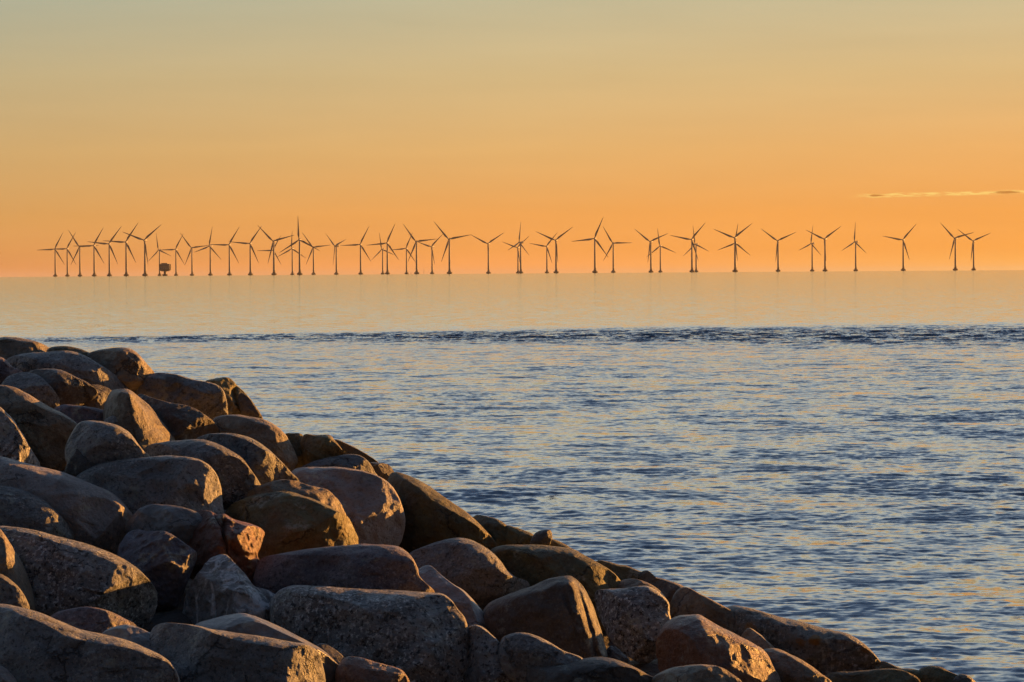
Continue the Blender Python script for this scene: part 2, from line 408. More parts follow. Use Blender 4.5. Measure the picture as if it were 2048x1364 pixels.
rk("dark rounded stone in the shade just in front of the broad flat grey boulder", "dark", [(40,765),(62,742),(85,737),(112,737),(130,742),(150,753),(180,769),(195,790),(150,815),(80,810),(45,790)])
rk("rounded grey green boulder at the upper left, above the golden ended dark one", "grey", [(-5,790),(10,758),(25,748),(45,743.5),(62,746),(80,753),(98,768),(110,784),(119,802),(112,830),(70,850),(20,840)])
rk("brown rounded boulder filling the skyline below the cleft boulder", "brown", [(420,850),(432,833),(470,829),(500,833),(530,841),(552,853),(570,869),(582,889),(591,908),(594,925),(570,950),(500,945),(440,900)], ap=(555,890))
rk("long dark boulder slanting down to the right behind the golden pyramid boulder", "dark", [(255,800),(272,784),(300,793),(335,804),(370,811),(395,820),(415,834),(432,850),(452,866),(455,890),(400,910),(330,905),(275,860)], ang=1)
rk("flat dark purple slab left of the golden pyramid boulder, in shade", "purple", [(100,830),(125,809),(180,814),(225,824),(262,838),(265,870),(200,890),(120,870)])
rk("pyramid shaped boulder with a broad golden sunlit right face", "brown", [(205,830),(212,800),(222,781),(240,777),(256,778),(275,791),(298,812),(320,838),(338,860),(352,882),(350,905),(300,925),(250,910),(215,870)], spine=((258,790),(274,905)), p=1.25, yaw=0, t=1.8, nf=0)
rk("small dark wedge with a thin bright edge leaning on the golden pyramid boulder", "grey", [(200,880),(205,845),(235,828),(258,838),(268,846),(276,868),(280,890),(260,910),(220,905)], ap=(262,870), t=.7)
rk("grey boulder under the mossy blocks, just above the big grey pink one", "grey", [(590,945),(620,925),(670,912),(700,908),(722,912),(738,924),(750,944),(758,956),(750,985),(680,1000),(600,985)])
rk("long olive brown boulder sloping to the right under the middle of the skyline", "olive", [(770,975),(780,948),(795,944),(830,957),(870,980),(905,1006),(930,1023),(950,1040),(968,1058),(984,1075),(992,1092),(985,1110),(930,1130),(850,1140),(790,1110),(770,1040)], ap=(900,1055), p=2.0)
rk("wide olive boulder below the ribbed skyline rocks, right of the middle", "olive", [(970,1130),(980,1100),(1010,1089),(1060,1090),(1105,1093),(1150,1099),(1175,1112),(1200,1127),(1222,1141),(1237,1157),(1249,1175),(1245,1220),(1190,1265),(1100,1240),(990,1170)], ap=(1170,1150))
rk("big smooth grey pink boulder with an upright rounded right end", "pink", [(575,960),(590,938),(640,934),(690,936),(730,943),(760,956),(782,972),(797,993),(806,1015),(811,1042),(809,1068),(800,1092),(770,1120),(660,1130),(590,1090),(570,1020)], ap=(735,1030), p=3.2)
rk("grey boulder with a sunlit lower right flank, third of three in a row", "grey", [(370,910),(388,880),(412,868),(440,866),(470,868),(500,875),(522,887),(545,905),(566,926),(583,945),(600,964),(595,1000),(520,1020),(420,980)], ap=(535,940))
rk("rounded boulder with a rough golden right end, middle of three in a row", "grey", [(270,925),(290,893),(320,884),(355,880),(402,878.5),(428,885),(456,898),(482,917),(500,940),(515,960),(525,980),(515,1005),(440,1020),(320,1000)], ap=(455,950))
rk("dark hump with a small golden hollow peeping over the olive front boulder", "brown", [(480,1010),(490,985),(520,970),(552,960.5),(580,959),(602,963),(622,971),(640,974),(658,980),(676,997),(691,1018),(705,1045),(690,1070),(600,1060),(500,1040)], ap=(640,1010), ang=1)
rk("dark brown boulder curling round to a golden fibrous right end at the far left", "brown", [(-80,800),(-50,775),(0,769),(28,774),(55,788),(80,804),(105,817),(127,827),(147,841),(159,854),(163,866),(159,884),(149,905),(138,925),(128,942),(80,960),(0,950),(-80,900)], ap=(118,862), t=.9)
rk("light grey boulder right of the golden fibrous end, with a glint at its foot", "grey", [(130,900),(140,870),(158,845),(178,840),(205,843),(235,852),(258,866),(274,887),(288,904),(302,917),(300,945),(240,970),(165,965),(135,930)], ap=(250,905))
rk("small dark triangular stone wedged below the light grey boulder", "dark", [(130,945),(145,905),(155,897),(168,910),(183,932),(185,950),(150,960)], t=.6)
rk("grey boulder cut by the left edge with a speckled golden right edge", "granite", [(-110,850),(-60,815),(-20,806),(0,813),(12,823),(28,840),(42,865),(55,888),(68,908),(81,932),(78,960),(20,980),(-100,960)], ap=(35,905))
rk("blocky dark grey boulder with a blunt right end, first of three in a row", "grey", [(140,975),(155,945),(190,929),(235,919),(285,915),(345,913.5),(380,915),(405,922),(425,939),(437,961),(443,985),(446,1010),(446,1032),(430,1065),(300,1080),(180,1040)], ap=(395,985), p=3.0)
rk("large olive grey boulder with a bright golden edge, left of the grey pink one", "olive", [(440,1045),(455,1015),(485,998),(520,988),(550,984),(572,983.5),(595,988),(625,998),(655,1012),(685,1027),(698,1037),(710,1058),(722,1085),(715,1120),(600,1140),(480,1130),(440,1090)], ap=(655,1060), p=2.8)
rk("long pinkish boulder sloping down from the left edge to a golden tip", "pink", [(-120,960),(-80,920),(-20,909),(5,911),(40,921),(75,931),(115,941),(155,957),(190,972),(215,983),(238,1000),(256,1022),(270,1042),(281,1058),(275,1095),(220,1120),(100,1110),(-100,1060)], ap=(205,1045), p=2.8)
rk("flat smooth stone with a thin lit top edge behind the reddish cracked rock", "smooth", [(250,1060),(275,1020),(302,1008.5),(335,1009),(372,1016),(400,1030),(410,1060),(380,1090),(290,1095)])
rk("grey boulder with a golden right edge above the big speckled one, left edge", "grey", [(-120,1010),(-70,975),(-20,968),(0,970),(30,975),(62,986),(88,999),(108,1018),(128,1041),(146,1063),(164,1086),(155,1120),(60,1130),(-110,1090)], ap=(85,1050))
rk("dome shaped boulder with a sunlit oval patch right of the purple speckled one", "grey", [(800,1130),(818,1105),(850,1091),(890,1078),(918,1075),(945,1080),(968,1091),(988,1107),(1002,1124),(1016,1142),(1030,1153),(1062,1169),(1060,1210),(1000,1240),(900,1235),(830,1190)], ap=(945,1140))
rk("reddish cracked rock with bright golden broken faces, left of the middle", "rust", [(333,1060),(345,1045),(365,1027),(390,1021),(420,1022),(435,1030),(450,1028),(460,1034),(475,1040),(500,1045),(522,1055),(532,1065),(527,1080),(520,1100),(516,1112),(521,1125),(519,1160),(505,1185),(460,1195),(400,1180),(345,1115)], spine=((418,1040),(462,1140)), ang=2, nf=14, p=1.4, t=1.35, dy=-.5, cracks=[([(428,1032),(438,1080),(452,1110)],5,.06),([(447,1040),(450,1075),(462,1115)],6,.08),([(470,1080),(490,1105),(512,1112)],4,.05)])
rk("small smooth slate boulder with a diagonal lit crest beside the dome with a sunlit patch", "smooth", [(820,1165),(835,1138),(858,1130),(878,1146),(903,1167),(928,1183),(948,1203),(967,1225),(982,1245),(993,1267),(1000,1290),(985,1330),(900,1330),(840,1250)], p=3.0)
rk("dark bluish angular block left of the whitish quartz rock", "slate", [(232,1105),(245,1075),(258,1062),(275,1058),(295,1063),(330,1064),(350,1075),(380,1095),(413,1122),(405,1160),(390,1200),(370,1235),(340,1255),(300,1255),(260,1230),(235,1170)], ap=(275,1085), ang=2, p=1.8)
rk("wide purple speckled boulder with a rough sunlit right end in the middle of the pile", "purple", [(505,1150),(520,1117),(560,1106),(620,1097),(680,1091),(740,1089),(788,1092),(810,1101),(826,1117),(835,1137),(837,1152),(850,1167),(866,1186),(850,1215),(700,1230),(560,1220),(510,1190)], ap=(770,1150), p=3.0)
rk("knife shaped boulder with a golden slit down its right edge", "dark", [(960,1240),(975,1208),(1010,1190),(1060,1172),(1090,1159),(1120,1152),(1140,1151),(1155,1160),(1170,1179),(1186,1212),(1200,1250),(1209,1285),(1215,1315),(1200,1345),(1120,1350),(1020,1330),(970,1280)], spine=((1130,1175),(1165,1320)), p=2.0, nf=2, t=1.15, dy=-.4, cracks=[([(1152,1168),(1168,1215),(1181,1260),(1193,1320)],6,.055)])
rk("low brownish stone behind the round headed grey boulder", "brown", [(1225,1185),(1240,1162),(1268,1157),(1295,1165),(1318,1180),(1332,1198),(1320,1230),(1250,1230)])
rk("grey white quartz rock with pale streaks and an angular outline", "quartz", [(350,1240),(358,1200),(375,1170),(400,1140),(415,1115),(430,1103),(442,1098),(455,1105),(470,1125),(490,1145),(510,1170),(530,1175),(550,1185),(575,1200),(585,1206),(605,1212),(615,1220),(625,1245),(632,1270),(640,1290),(620,1310),(520,1290),(430,1275),(370,1265)], ap=(470,1215), ang=2, p=1.9)
rk("big speckled granite boulder at the left edge with a rounded golden rimmed end", "granite", [(-110,1090),(-60,1055),(0,1048),(40,1052),(80,1060),(122,1072),(165,1085),(202,1098),(236,1112),(266,1130),(287,1148),(305,1170),(315,1190),(316,1216),(310,1240),(300,1258),(260,1285),(120,1280),(-80,1240)], ap=(225,1190), p=3.0)
rk("grey angular boulder with a round head right of the knife shaped one", "granite", [(1190,1185),(1210,1179),(1250,1175),(1290,1171),(1305,1175),(1325,1190),(1337,1208),(1338,1225),(1344,1245),(1342,1262),(1330,1280),(1322,1305),(1300,1325),(1285,1327),(1255,1312),(1225,1285),(1205,1250),(1190,1215)], nf=5, yaw=-.3, p=3.2, ap=(1280,1235))
rk("largest dark speckled granite boulder at the bottom middle with a golden right rim", "granite", [(535,1215),(550,1182),(575,1170),(600,1168.5),(650,1172),(700,1178),(760,1182),(815,1184),(862,1186),(885,1188),(902,1200),(915,1218),(928,1235),(936,1262),(941,1292),(937,1322),(930,1370),(880,1440),(640,1440),(560,1340)], ap=(840,1280), p=3.4)
rk("small pointed golden boulder at the left edge", "brown", [(-110,1110),(-60,1065),(-15,1050),(0,1057),(10,1070),(25,1096),(42,1125),(56,1153),(65,1185),(72,1225),(60,1260),(-80,1260)], ap=(10,1150), yaw=.6)
rk("narrow speckled boulder tucked against the right of the largest granite one", "granite", [(925,1300),(935,1255),(948,1249),(965,1254),(985,1270),(1003,1290),(1016,1310),(1028,1330),(1040,1347),(1040,1370),(1020,1430),(940,1430)], p=3.0)
rk("small grey brown boulder with a lit top edge in front of the knife shaped one", "grey", [(995,1310),(1003,1278),(1020,1268),(1045,1265),(1072,1271),(1100,1285),(1128,1302),(1165,1317),(1170,1350),(1100,1370),(1020,1360)])
rk("small stone in the dark gap under the round headed grey boulder", "dark", [(1205,1330),(1213,1298),(1228,1292),(1245,1305),(1262,1325),(1255,1350),(1215,1350)])
rk("small dark stone between the large reddish brown boulder and the lichen spotted one", "brown", [(1480,1280),(1495,1256),(1515,1264),(1535,1282),(1555,1305),(1540,1330),(1490,1320)])
rk("wide low olive slab at the bottom right, under the lichen spotted boulder", "olive", [(1620,1375),(1660,1347),(1710,1343),(1770,1337),(1810,1342),(1840,1364),(1830,1420),(1640,1420)])
rk("brown boulder with a sunlit sloping back, left of the wide low olive slab", "brown", [(1500,1330),(1520,1303),(1548,1297),(1575,1305),(1610,1324),(1640,1345),(1668,1370),(1660,1420),(1540,1430),(1500,1390)])
rk("dark piece of rock at the left edge in front of the pointed golden boulder", "grey", [(-80,1170),(-30,1142),(0,1147),(22,1161),(40,1178),(52,1200),(58,1225),(40,1250),(-70,1250)])
rk("large reddish brown boulder with rough sunlit right side at the bottom right", "red", [(1310,1300),(1330,1250),(1355,1233),(1378,1229),(1398,1228),(1420,1240),(1450,1255),(1480,1272),(1508,1287),(1530,1303),(1545,1327),(1562,1358),(1565,1420),(1450,1440),(1330,1400)], ap=(1440,1310), yaw=.08, p=2.0)
rk("low stone with a sunlit top just under the big speckled boulder at the left", "purple", [(90,1250),(110,1226),(150,1216),(178,1213),(215,1221),(248,1237),(275,1255),(280,1290),(150,1300)])
rk("dark stone filling the gap at the bottom below the quartz rock", "dark", [(620,1310),(640,1286),(668,1297),(695,1322),(715,1362),(710,1430),(620,1430)])
rk("smooth shiny stone with golden streaks on its back below the quartz rock", "smooth", [(370,1280),(388,1249),(420,1237),(460,1227.5),(490,1225.5),(522,1236),(562,1256),(602,1277),(642,1299),(672,1325),(692,1350),(703,1372),(690,1430),(420,1430)], p=2.2)
rk("slim curved boulder with a golden rim behind the foreground left one", "smooth", [(200,1270),(245,1248),(270,1250),(300,1266),(330,1290),(358,1322),(390,1370),(380,1430),(250,1430),(200,1350)], p=3.0)
rk("rounded foreground boulder between the slim curved one and the smooth shiny one", "grey", [(290,1290),(300,1258),(318,1245),(352,1244),(385,1248),(430,1260),(475,1269),(525,1275),(575,1284),(612,1290),(632,1304),(642,1330),(648,1370),(630,1440),(330,1440),(290,1350)], ap=(570,1340), p=3.0)
rk("low reddish stone at the bottom edge in front of the largest granite boulder", "red", [(670,1350),(690,1315),(715,1314),(750,1324),(788,1334),(808,1344),(820,1370),(800,1430),(690,1430)])
rk("dark foreground boulder at the bottom middle below the golden slit", "dark", [(1030,1380),(1042,1340),(1080,1332),(1140,1322),(1190,1313.5),(1222,1316),(1255,1328),(1290,1346),(1325,1370),(1320,1440),(1050,1440)])
rk("low round stone at the bottom edge in front of the reddish brown boulder", "brown", [(1290,1390),(1305,1357),(1340,1337),(1380,1330),(1412,1328),(1440,1333),(1465,1348),(1485,1370),(1480,1430),(1300,1440)])
rk("long dark foreground boulder at the lower left with a golden upper rim", "grey", [(-130,1260),(-60,1210),(0,1206),(40,1213),(80,1224),(120,1240),(162,1256),(205,1268),(250,1281),(290,1297),(325,1315),(346,1336),(358,1366),(350,1440),(-130,1440)], ap=(255,1340), p=3.0)
rk("boulder showing only its rounded top in the bottom left corner", "pink", [(-90,1370),(-40,1332),(0,1331),(18,1343),(33,1366),(30,1430),(-80,1430)])

# mean surface of the pile: a plane through three sight lines
def at_depth(u, v, d):
    rr = ray(u, v); return EYE + rr * (d / rr[1])
P1, P2, P3 = at_depth(1950, 1364, 28.0), at_depth(0, 690, 33.5), at_depth(0, 1364, 23.0)
_n = np.cross(P2 - P1, P3 - P1); _n /= _n[2]
def plane_depth(u, v):
    rr = ray(u, v)
    tt = np.dot(_n, P1 - EYE) / np.dot(_n, rr)
    return tt * rr[1]
def plane_z(x, y):
    return P1[2] - (_n[0] * (x - P1[0]) + _n[1] * (y - P1[1]))

def spline_closed(pts, nout):
    P = np.array(pts, float); k = len(P)
    out = []
    for i in range(k):
        p0, p1, p2, p3 = P[i - 1], P[i], P[(i + 1) % k], P[(i + 2) % k]
        t = np.linspace(0, 1, 14, endpoint=False)[:, None]
        d1, d2 = (p2 - p0) * .5, (p3 - p1) * .5
        # limit the tangents so that uneven spacing does not overshoot
        L = np.linalg.norm(p2 - p1)
        for d in (d1, d2):
            l = np.linalg.norm(d)
            if l > L: d *= L / l
        out.append((2*t**3-3*t**2+1)*p1 + (t**3-2*t**2+t)*d1 + (-2*t**3+3*t**2)*p2 + (t**3-t**2)*d2)
    Q = np.vstack(out); Q = np.vstack([Q, Q[:1]])
    s = np.concatenate([[0], np.cumsum(np.linalg.norm(np.diff(Q, axis=0), axis=1))])
    g = np.linspace(0, s[-1], nout, endpoint=False)
    return np.stack([np.interp(g, s, Q[:, 0]), np.interp(g, s, Q[:, 1])], 1), s[-1]

def inside_mask(poly, gx, gy):
    P = np.array(poly); x0, y0 = P[:, 0], P[:, 1]; x1, y1 = np.roll(x0, -1), np.roll(y0, -1)
    ins = np.zeros(gx.shape, bool)
    for a, b, c, d in zip(x0, y0, x1, y1):
        cond = ((b > gy) != (d > gy))
        with np.errstate(divide="ignore", invalid="ignore"):
            ins ^= cond & (gx < (c - a) * (gy - b) / (d - b) + a)
    return ins

# depths: on the mean surface, pulled towards the eye where a boulder covers one behind it
_gx, _gy = np.meshgrid(np.arange(-130, 2000, 9.0), np.arange(660, 1450, 9.0))
placed = []
for label, mat, poly, o in B:
    P = np.array(poly, float)
    mk = inside_mask(poly, _gx, _gy)
    wpx, hpx = np.ptp(P[:, 0]), np.ptp(P[:, 1])
    cu, cv = P.mean(0)
    d = plane_depth(cu, cv) + o.get("dy", 0)
    T = 0.44 * math.sqrt(wpx * hpx) * d / F * o.get("t", 1.0)
    for mk2, d2, T2 in placed:
        if (mk & mk2).sum() > 2:
            d = min(d, d2 - 0.80 * T2)
    placed.append((mk, d, T))

rs_ = np.random.RandomState(21)
rock_centres = []
for idx, (label, mat, poly, o) in enumerate(B):
    mk, D, T = placed[idx]
    rs_ = np.random.RandomState(o.get('seed', 100 + idx))
    P = np.array(poly, float)
    nb0 = 200
    _, per = spline_closed(poly, 50)
    nb = int(min(260, max(90, per / 3.2)))
    bd, per = spline_closed(poly, nb)
    wpx, hpx = np.ptp(P[:, 0]), np.ptp(P[:, 1])
    size = math.sqrt(wpx * hpx) * D / F
    ap = np.array(o.get("ap", (P[:, 0].mean() + 0.14 * wpx, P[:, 1].mean())), float)
    p = o.get("p", 2.9); q = 2.3
    if "spine" in o:
        sa, sb = [np.array(x, float) for x in o["spine"]]
    else:
        ev, evec = np.linalg.eigh(np.cov((bd - bd.mean(0)).T))
        hl = max(0.0, math.sqrt(ev[1]) - math.sqrt(ev[0])) * 0.9
        sa, sb = ap - evec[:, 1] * hl, ap + evec[:, 1] * hl
    ab_ = sb - sa
    tt_ = np.clip(((bd - sa) @ ab_) / max(ab_ @ ab_, 1e-9), 0, 1) if ab_ @ ab_ > 1 else np.zeros(nb)
    spn = sa + tt_[:, None] * ab_
    mf = int(min(56, max(26, min(wpx, hpx) / 3.0))); mb = 12
    tf = np.linspace(0, 1, mf + 1)[1:-1] * math.pi / 2
    s_f = np.cos(tf) ** (2 / q); g_f = np.sin(tf) ** (2 / p)
    tb = np.linspace(0, 1, mb + 1)[1:-1] * math.pi / 2
    s_b = np.cos(tb) ** (2 / 2.2); g_b = np.sin(tb) ** (2 / 2.2)
    rings = [(1.0, 0.0)] + [(a, -b) for a, b in zip(s_f, g_f)]
    rings_b = [(a, 0.8 * b) for a, b in zip(s_b, g_b)]
    def ring(sv, gv):
        uv = spn + sv * (bd - spn)
        return np.column_stack([uv, np.full(nb, gv)])
    L = [ring(*x) for x in rings] + [np.array([[*((sa + sb) / 2), -1.0]])]
    L += [ring(*x) for x in rings_b] + [np.array([[*((sa + sb) / 2), 0.8]])]
    A = np.vstack(L)
    k = D / F
    cu, cv = P[:, 0].mean(), P[:, 1].mean()
    dx = (A[:, 0] - cu) * k; dz = -(A[:, 1] - cv) * k; dy = A[:, 2] * T
    # lean of the whole stone away from the eye, and its turn
    lean = o.get("lean", 0.32); yaw = o.get("yaw", -0.26)
    dy = dy + lean * dz + yaw * dx
    Q = np.stack([dx, dy, dz], 1)
    sd_ = np.array([idx * 7.31, idx * 3.77, idx * 1.93])
    # facets
    ang = o.get("ang", 0)
    nf = o.get('nf', (11, 17, 24)[ang])
    for kf in range(nf):
        fd = np.array([rs_.normal() * (0.75, 0.9, 1.0)[ang], -1.0, rs_.normal() * (0.65, 0.8, 0.9)[ang]]); fd /= np.linalg.norm(fd)
        pr = Q @ fd
        lim = pr.max() * rs_.uniform((0.74, 0.66, 0.60)[ang], 0.96)
        ex = np.maximum(pr - lim, 0)
        Q = Q - np.outer(ex * (0.90, 0.94, 0.97)[ang], fd)
    # weathering
    amp = (0.042, 0.050, 0.055)[ang] * size
    d3 = Q / np.maximum(np.linalg.norm(Q / np.array([1, .8, 1]), axis=1), 1e-6)[:, None]
    nz = fbm(Q * (1.9 / size) + sd_, 4, 0.5)
    Q = Q + d3 * (nz * amp)[:, None] * np.array([0.6, 1.6, 0.6])
    nz2 = fbm(Q * (9.0 / size) + sd_ * 2, 3, 0.55)
    Q[:, 1] += nz2 * 0.018 * size
    nz3 = np.abs(fbm(Q * ((2.6, 3.6, 5.0)[ang] / size) + sd_ * 3, 3, 0.5))
    Q[:, 1] += nz3 * (0.07, 0.08, 0.09)[ang] * size
    for pl, wd, dep in o.get("cracks", []):
        pl = np.array(pl, float); best = np.full(len(A), 1e9)
        for a, b in zip(pl[:-1], pl[1:]):
            ab = b - a
            tt = np.clip(((A[:, :2] - a) @ ab) / (ab @ ab), 0, 1)
            best = np.minimum(best, np.linalg.norm(A[:, :2] - (a + tt[:, None] * ab), axis=1))
        Q[:, 1] += dep * np.exp(-(best / wd) ** 2) * (A[:, 2] <= 0)
    # into the world
    rc = ray(cu, cv); f_ = rc / np.linalg.norm(rc)
    r_ = np.cross(f_, up); r_ /= np.linalg.norm(r_); u_ = np.cross(r_, f_)
    cen = EYE + rc * (D / rc[1])
    W = Q[:, :1] * r_ + Q[:, 1:2] * f_ + Q[:, 2:3] * u_
    base = np.array([W[:, 0].mean(), W[:, 1].mean(), W[:, 2].min()])
    W = W - base
    loc = cen + base
    # faces
    faces = []
    nfr = len(rings); j = np.arange(nb); j2 = (j + 1) % nb
    for a in range(nfr - 1):
        faces.append(np.stack([a * nb + j, a * nb + j2, (a + 1) * nb + j2, (a + 1) * nb + j], 1))
    apx = nfr * nb
    tri = [np.stack([(nfr - 1) * nb + j, (nfr - 1) * nb + j2, np.full(nb, apx)], 1)]
    b0 = apx + 1
    faces.append(np.stack([j2, j, b0 + j, b0 + j2], 1))
    for a in range(len(rings_b) - 1):
        faces.append(np.stack([b0 + a * nb + j2, b0 + a * nb + j, b0 + (a + 1) * nb + j, b0 + (a + 1) * nb + j2], 1))
    lb = b0 + (len(rings_b) - 1) * nb; apb = b0 + len(rings_b) * nb
    tri.append(np.stack([lb + j2, lb + j, np.full(nb, apb)], 1))
    me = mesh_np("boulder", W, [np.vstack(faces)[:, ::-1], np.vstack(tri)[:, ::-1]], MAT[mat])
    link("boulder", me, loc=[float(x) for x in loc], label=label, category="boulder", group="boulders piled along the breakwater")
    rock_centres.append((cen[0], cen[1], cen[2], size, loc[2]))

# rubble core under the boulders, falling away into the sea behind the skyline
RC = np.array(rock_centres)
gx = np.linspace(-9, 8, 240); gy = np.linspace(16, 44, 300)
GX, GY = np.meshgrid(gx, gy)
gz = plane_z(GX, GY) - 0.38
ycrest = np.interp(GX, [-9, -6, -3, 0, 3, 6], [33.0, 32.8, 31.2, 29.5, 28.0, 27.5])
gz = np.where(GY > ycrest, np.minimum(gz, plane_z(GX, ycrest) - 0.45 - (GY - ycrest) * 0.75), gz)
gz = np.where(GY < 21, gz - (21 - GY) * 0.12, gz)
fl_ = np.stack([GX.ravel(), GY.ravel(), np.zeros(GX.size)], 1)
gz = gz + (fbm(fl_ * 1.6, 4) * 0.14).reshape(gz.shape)
gz = np.maximum(gz, -2.0)
V = np.stack([GX.ravel(), GY.ravel(), gz.ravel()], 1)
ny_, nx_ = GX.shape
ii = (np.arange(ny_ - 1)[:, None] * nx_ + np.arange(nx_ - 1)[None, :]).ravel()
link("rubble_bed", mesh_np("rubble_bed", V, [np.stack([ii, ii + 1, ii + nx_ + 1, ii + nx_], 1)], MAT["dark"]),
     kind="structure", label="dark rubble bed under the breakwater boulders")

# ------------------------------------------------------------------ wind turbines
def paint(name, col, rough=0.5):
    mt, n, b, out = material(name)
    tc = n.new("ShaderNodeTexCoord")
    c = n.mix(n.maprange(n.noise(tc.outputs["Object"], 0.15, 4), 0.35, 0.7), col, [x * 0.8 for x in col])
    n.l.new(c, b.inputs["Base Color"]); b.inputs["Roughness"].default_value = rough
    return mt
M_STEEL = paint("weathered_turbine_paint", (0.30, 0.28, 0.26), 0.6)
M_BLADE = paint("blade_gelcoat", (0.26, 0.24, 0.22), 0.6)
M_CONC = paint("wet_concrete", (0.16, 0.14, 0.12), 0.8)
M_SUB = paint("substation_cladding", (0.20, 0.18, 0.17), 0.6)
M_SUBL = paint("substation_panel", (0.40, 0.37, 0.33), 0.6)

def lathe(profile, seg=20):
    V = []; Fc = []
    for r, z in profile:
        for k in range(seg):
            a = 2 * math.pi * k / seg; V.append((r * math.cos(a), r * math.sin(a), z))
    for i in range(len(profile) - 1):
        for k in range(seg):
            k2 = (k + 1) % seg
            Fc.append((i * seg + k, i * seg + k2, (i + 1) * seg + k2, (i + 1) * seg + k))
    me = bpy.data.meshes.new("m")
    Fc.append(tuple(range(seg))[::-1]); n0 = (len(profile) - 1) * seg
    Fc.append(tuple(n0 + k for k in range(seg)))
    me.from_pydata(V, [], Fc); me.update()
    return me
def use(me, name, mat):
    me.name = name; me.materials.append(mat); return me

HUB = 68.0; RB = 46.5
me_found = use(lathe([(4.2, -6), (4.6, 0.2), (5.4, 1.0), (5.6, 1.3), (5.6, 3.2), (5.2, 3.6), (3.3, 4.2), (3.0, 6.5)], 12), "foundation", M_CONC)
me_tower = use(lathe([(2.25, 6.5), (2.2, 12), (2.0, 25), (1.75, 45), (1.45, 66.4)], 20), "tower", M_STEEL)
def make_nacelle():
    # along +Y is backwards, away from the rotor; origin on the tower axis at hub height
    secs = [(-2.9, 1.25, 1.3), (-2.0, 1.6, 1.75), (1.0, 1.8, 1.95), (6.5, 1.8, 1.95), (8.2, 1.5, 1.6)]
    V = []; Fc = []; seg = 12
    for y, hx, hz in secs:
        for k in range(seg):
            a = 2 * math.pi * k / seg
            cx, cz = math.cos(a), math.sin(a)
            V.append((hx * math.copysign(abs(cx) ** .55, cx), y, hz * math.copysign(abs(cz) ** .55, cz)))
    for i in range(len(secs) - 1):
        for k in range(seg):
            k2 = (k + 1) % seg
            Fc.append((i * seg + k, (i + 1) * seg + k, (i + 1) * seg + k2, i * seg + k2))
    Fc.append(tuple(range(seg))); Fc.append(tuple((len(secs) - 1) * seg + k for k in range(seg))[::-1])
    # cooler box on the back of the roof
    b = len(V)
    for x in (-1.0, 1.0):
        for y in (4.2, 6.8):
            for z in (1.7, 3.0): V.append((x, y, z))
    for f in ((0, 1, 3, 2), (4, 6, 7, 5), (0, 4, 5, 1), (2, 3, 7, 6), (1, 5, 7, 3), (0, 2, 6, 4)): Fc.append(tuple(b + i for i in f))
    me = bpy.data.meshes.new("m"); me.from_pydata(V, [], Fc); me.update()
    return use(me, "nacelle", M_STEEL)
me_nac = make_nacelle()
def make_hub():
    me = lathe([(1.45, -1.2), (1.6, 0.0), (1.5, 0.9), (1.1, 1.7), (0.4, 2.2)], 16)
    for v in me.vertices:
        x, y, z = v.co; v.co = (x, -z, y)
    me.flip_normals(); me.update()
    return use(me, "rotor_hub", M_STEEL)
me_hub = make_hub()
def make_blade():
    st = [(1.0, 1.0, 1.0, 0), (3.5, 1.05, 1.0, 0), (6.5, 1.6, .75, 12), (10, 2.1, .5, 12), (16, 1.75, .36, 9), (24, 1.3, .26, 6),
          (32, .95, .18, 3), (40, .62, .12, 1), (45, .36, .07, 0), (46.5, .1, .03, 0)]
    V = []; Fc = []; seg = 12
    for z, hc, th, tw in st:
        t_ = math.radians(tw)
        for k in range(seg):
            a = 2 * math.pi * k / seg
            x, y = hc * math.cos(a) - (hc - 1.0) * 0.45, th * math.sin(a)
            V.append((x * math.cos(t_) - y * math.sin(t_), x * math.sin(t_) + y * math.cos(t_), z))
    for i in range(len(st) - 1):
        for k in range(seg):
            k2 = (k + 1) % seg
            Fc.append((i * seg + k, i * seg + k2, (i + 1) * seg + k2, (i + 1) * seg + k))
    Fc.append(tuple(range(seg))[::-1]); Fc.append(tuple((len(st) - 1) * seg + k for k in range(seg)))
    me = bpy.data.meshes.new("m"); me.from_pydata(V, [], Fc); me.update()
    for pl in me.polygons: pl.use_smooth = True
    return use(me, "blade", M_BLADE)
me_blade = make_blade()
for mm in (me_tower, me_nac, me_hub):
    for pl in mm.polygons: pl.use_smooth = True

# hub pixel, foreshortening of the rotor, clockwise angle of one blade from straight up
TB = [
 (109.4,498.1,.97,27),(133.6,497.3,.97,29),(158.6,493.4,.96,-34),(187.2,491.1,.97,29),(217.7,487.7,.98,36),(251.3,484.0,.98,33.5),
 (288.0,480.2,.93,50),(316.9,500.0,.76,-10),(350.8,498.6,.95,28),(382.8,495.8,.95,-38),(418.3,492.3,.80,12),(457.8,489.5,.97,31),
 (499.5,486.9,.97,35),(546.4,482.5,.95,-45.5),(546.0,500.5,.95,29),(583.3,497.3,.93,2),(598.0,479.4,.97,-2.6),(625.8,494.7,.95,-37),
 (669.7,492.2,.60,-50),(720.2,488.8,.97,27),(763.4,498.6,.80,-10),(773.6,485.9,.97,24),(811.9,496.6,.95,24),(831.9,483.3,.96,-37),
 (862.3,493.4,.86,47),(897.5,478.6,.96,-41),(975.5,487.5,.95,57),(1034.5,495.0,.90,49),(1038.3,484.8,.60,8),(1092.7,492.7,.95,40),
 (1110.9,480.6,.96,53.5),(1188.8,477.0,.98,23),(1225.6,486.4,.97,-31),(1300.2,483.3,.92,-53),(1319.7,491.9,.95,-8),(1382.7,479.0,.96,41),
 (1390.0,488.4,.78,-8),(1468.8,475.5,.96,52),(1470.3,486.0,.97,8.5),(1555.2,481.7,.97,-54.5),(1621.9,487.2,.70,9),(1648.4,478.1,.92,55),
 (1708.9,483.8,.72,4),(1805.5,479.7,.97,41),(1908.9,476.3,.90,-45),(1946.1,482.0,.95,-53.5)]
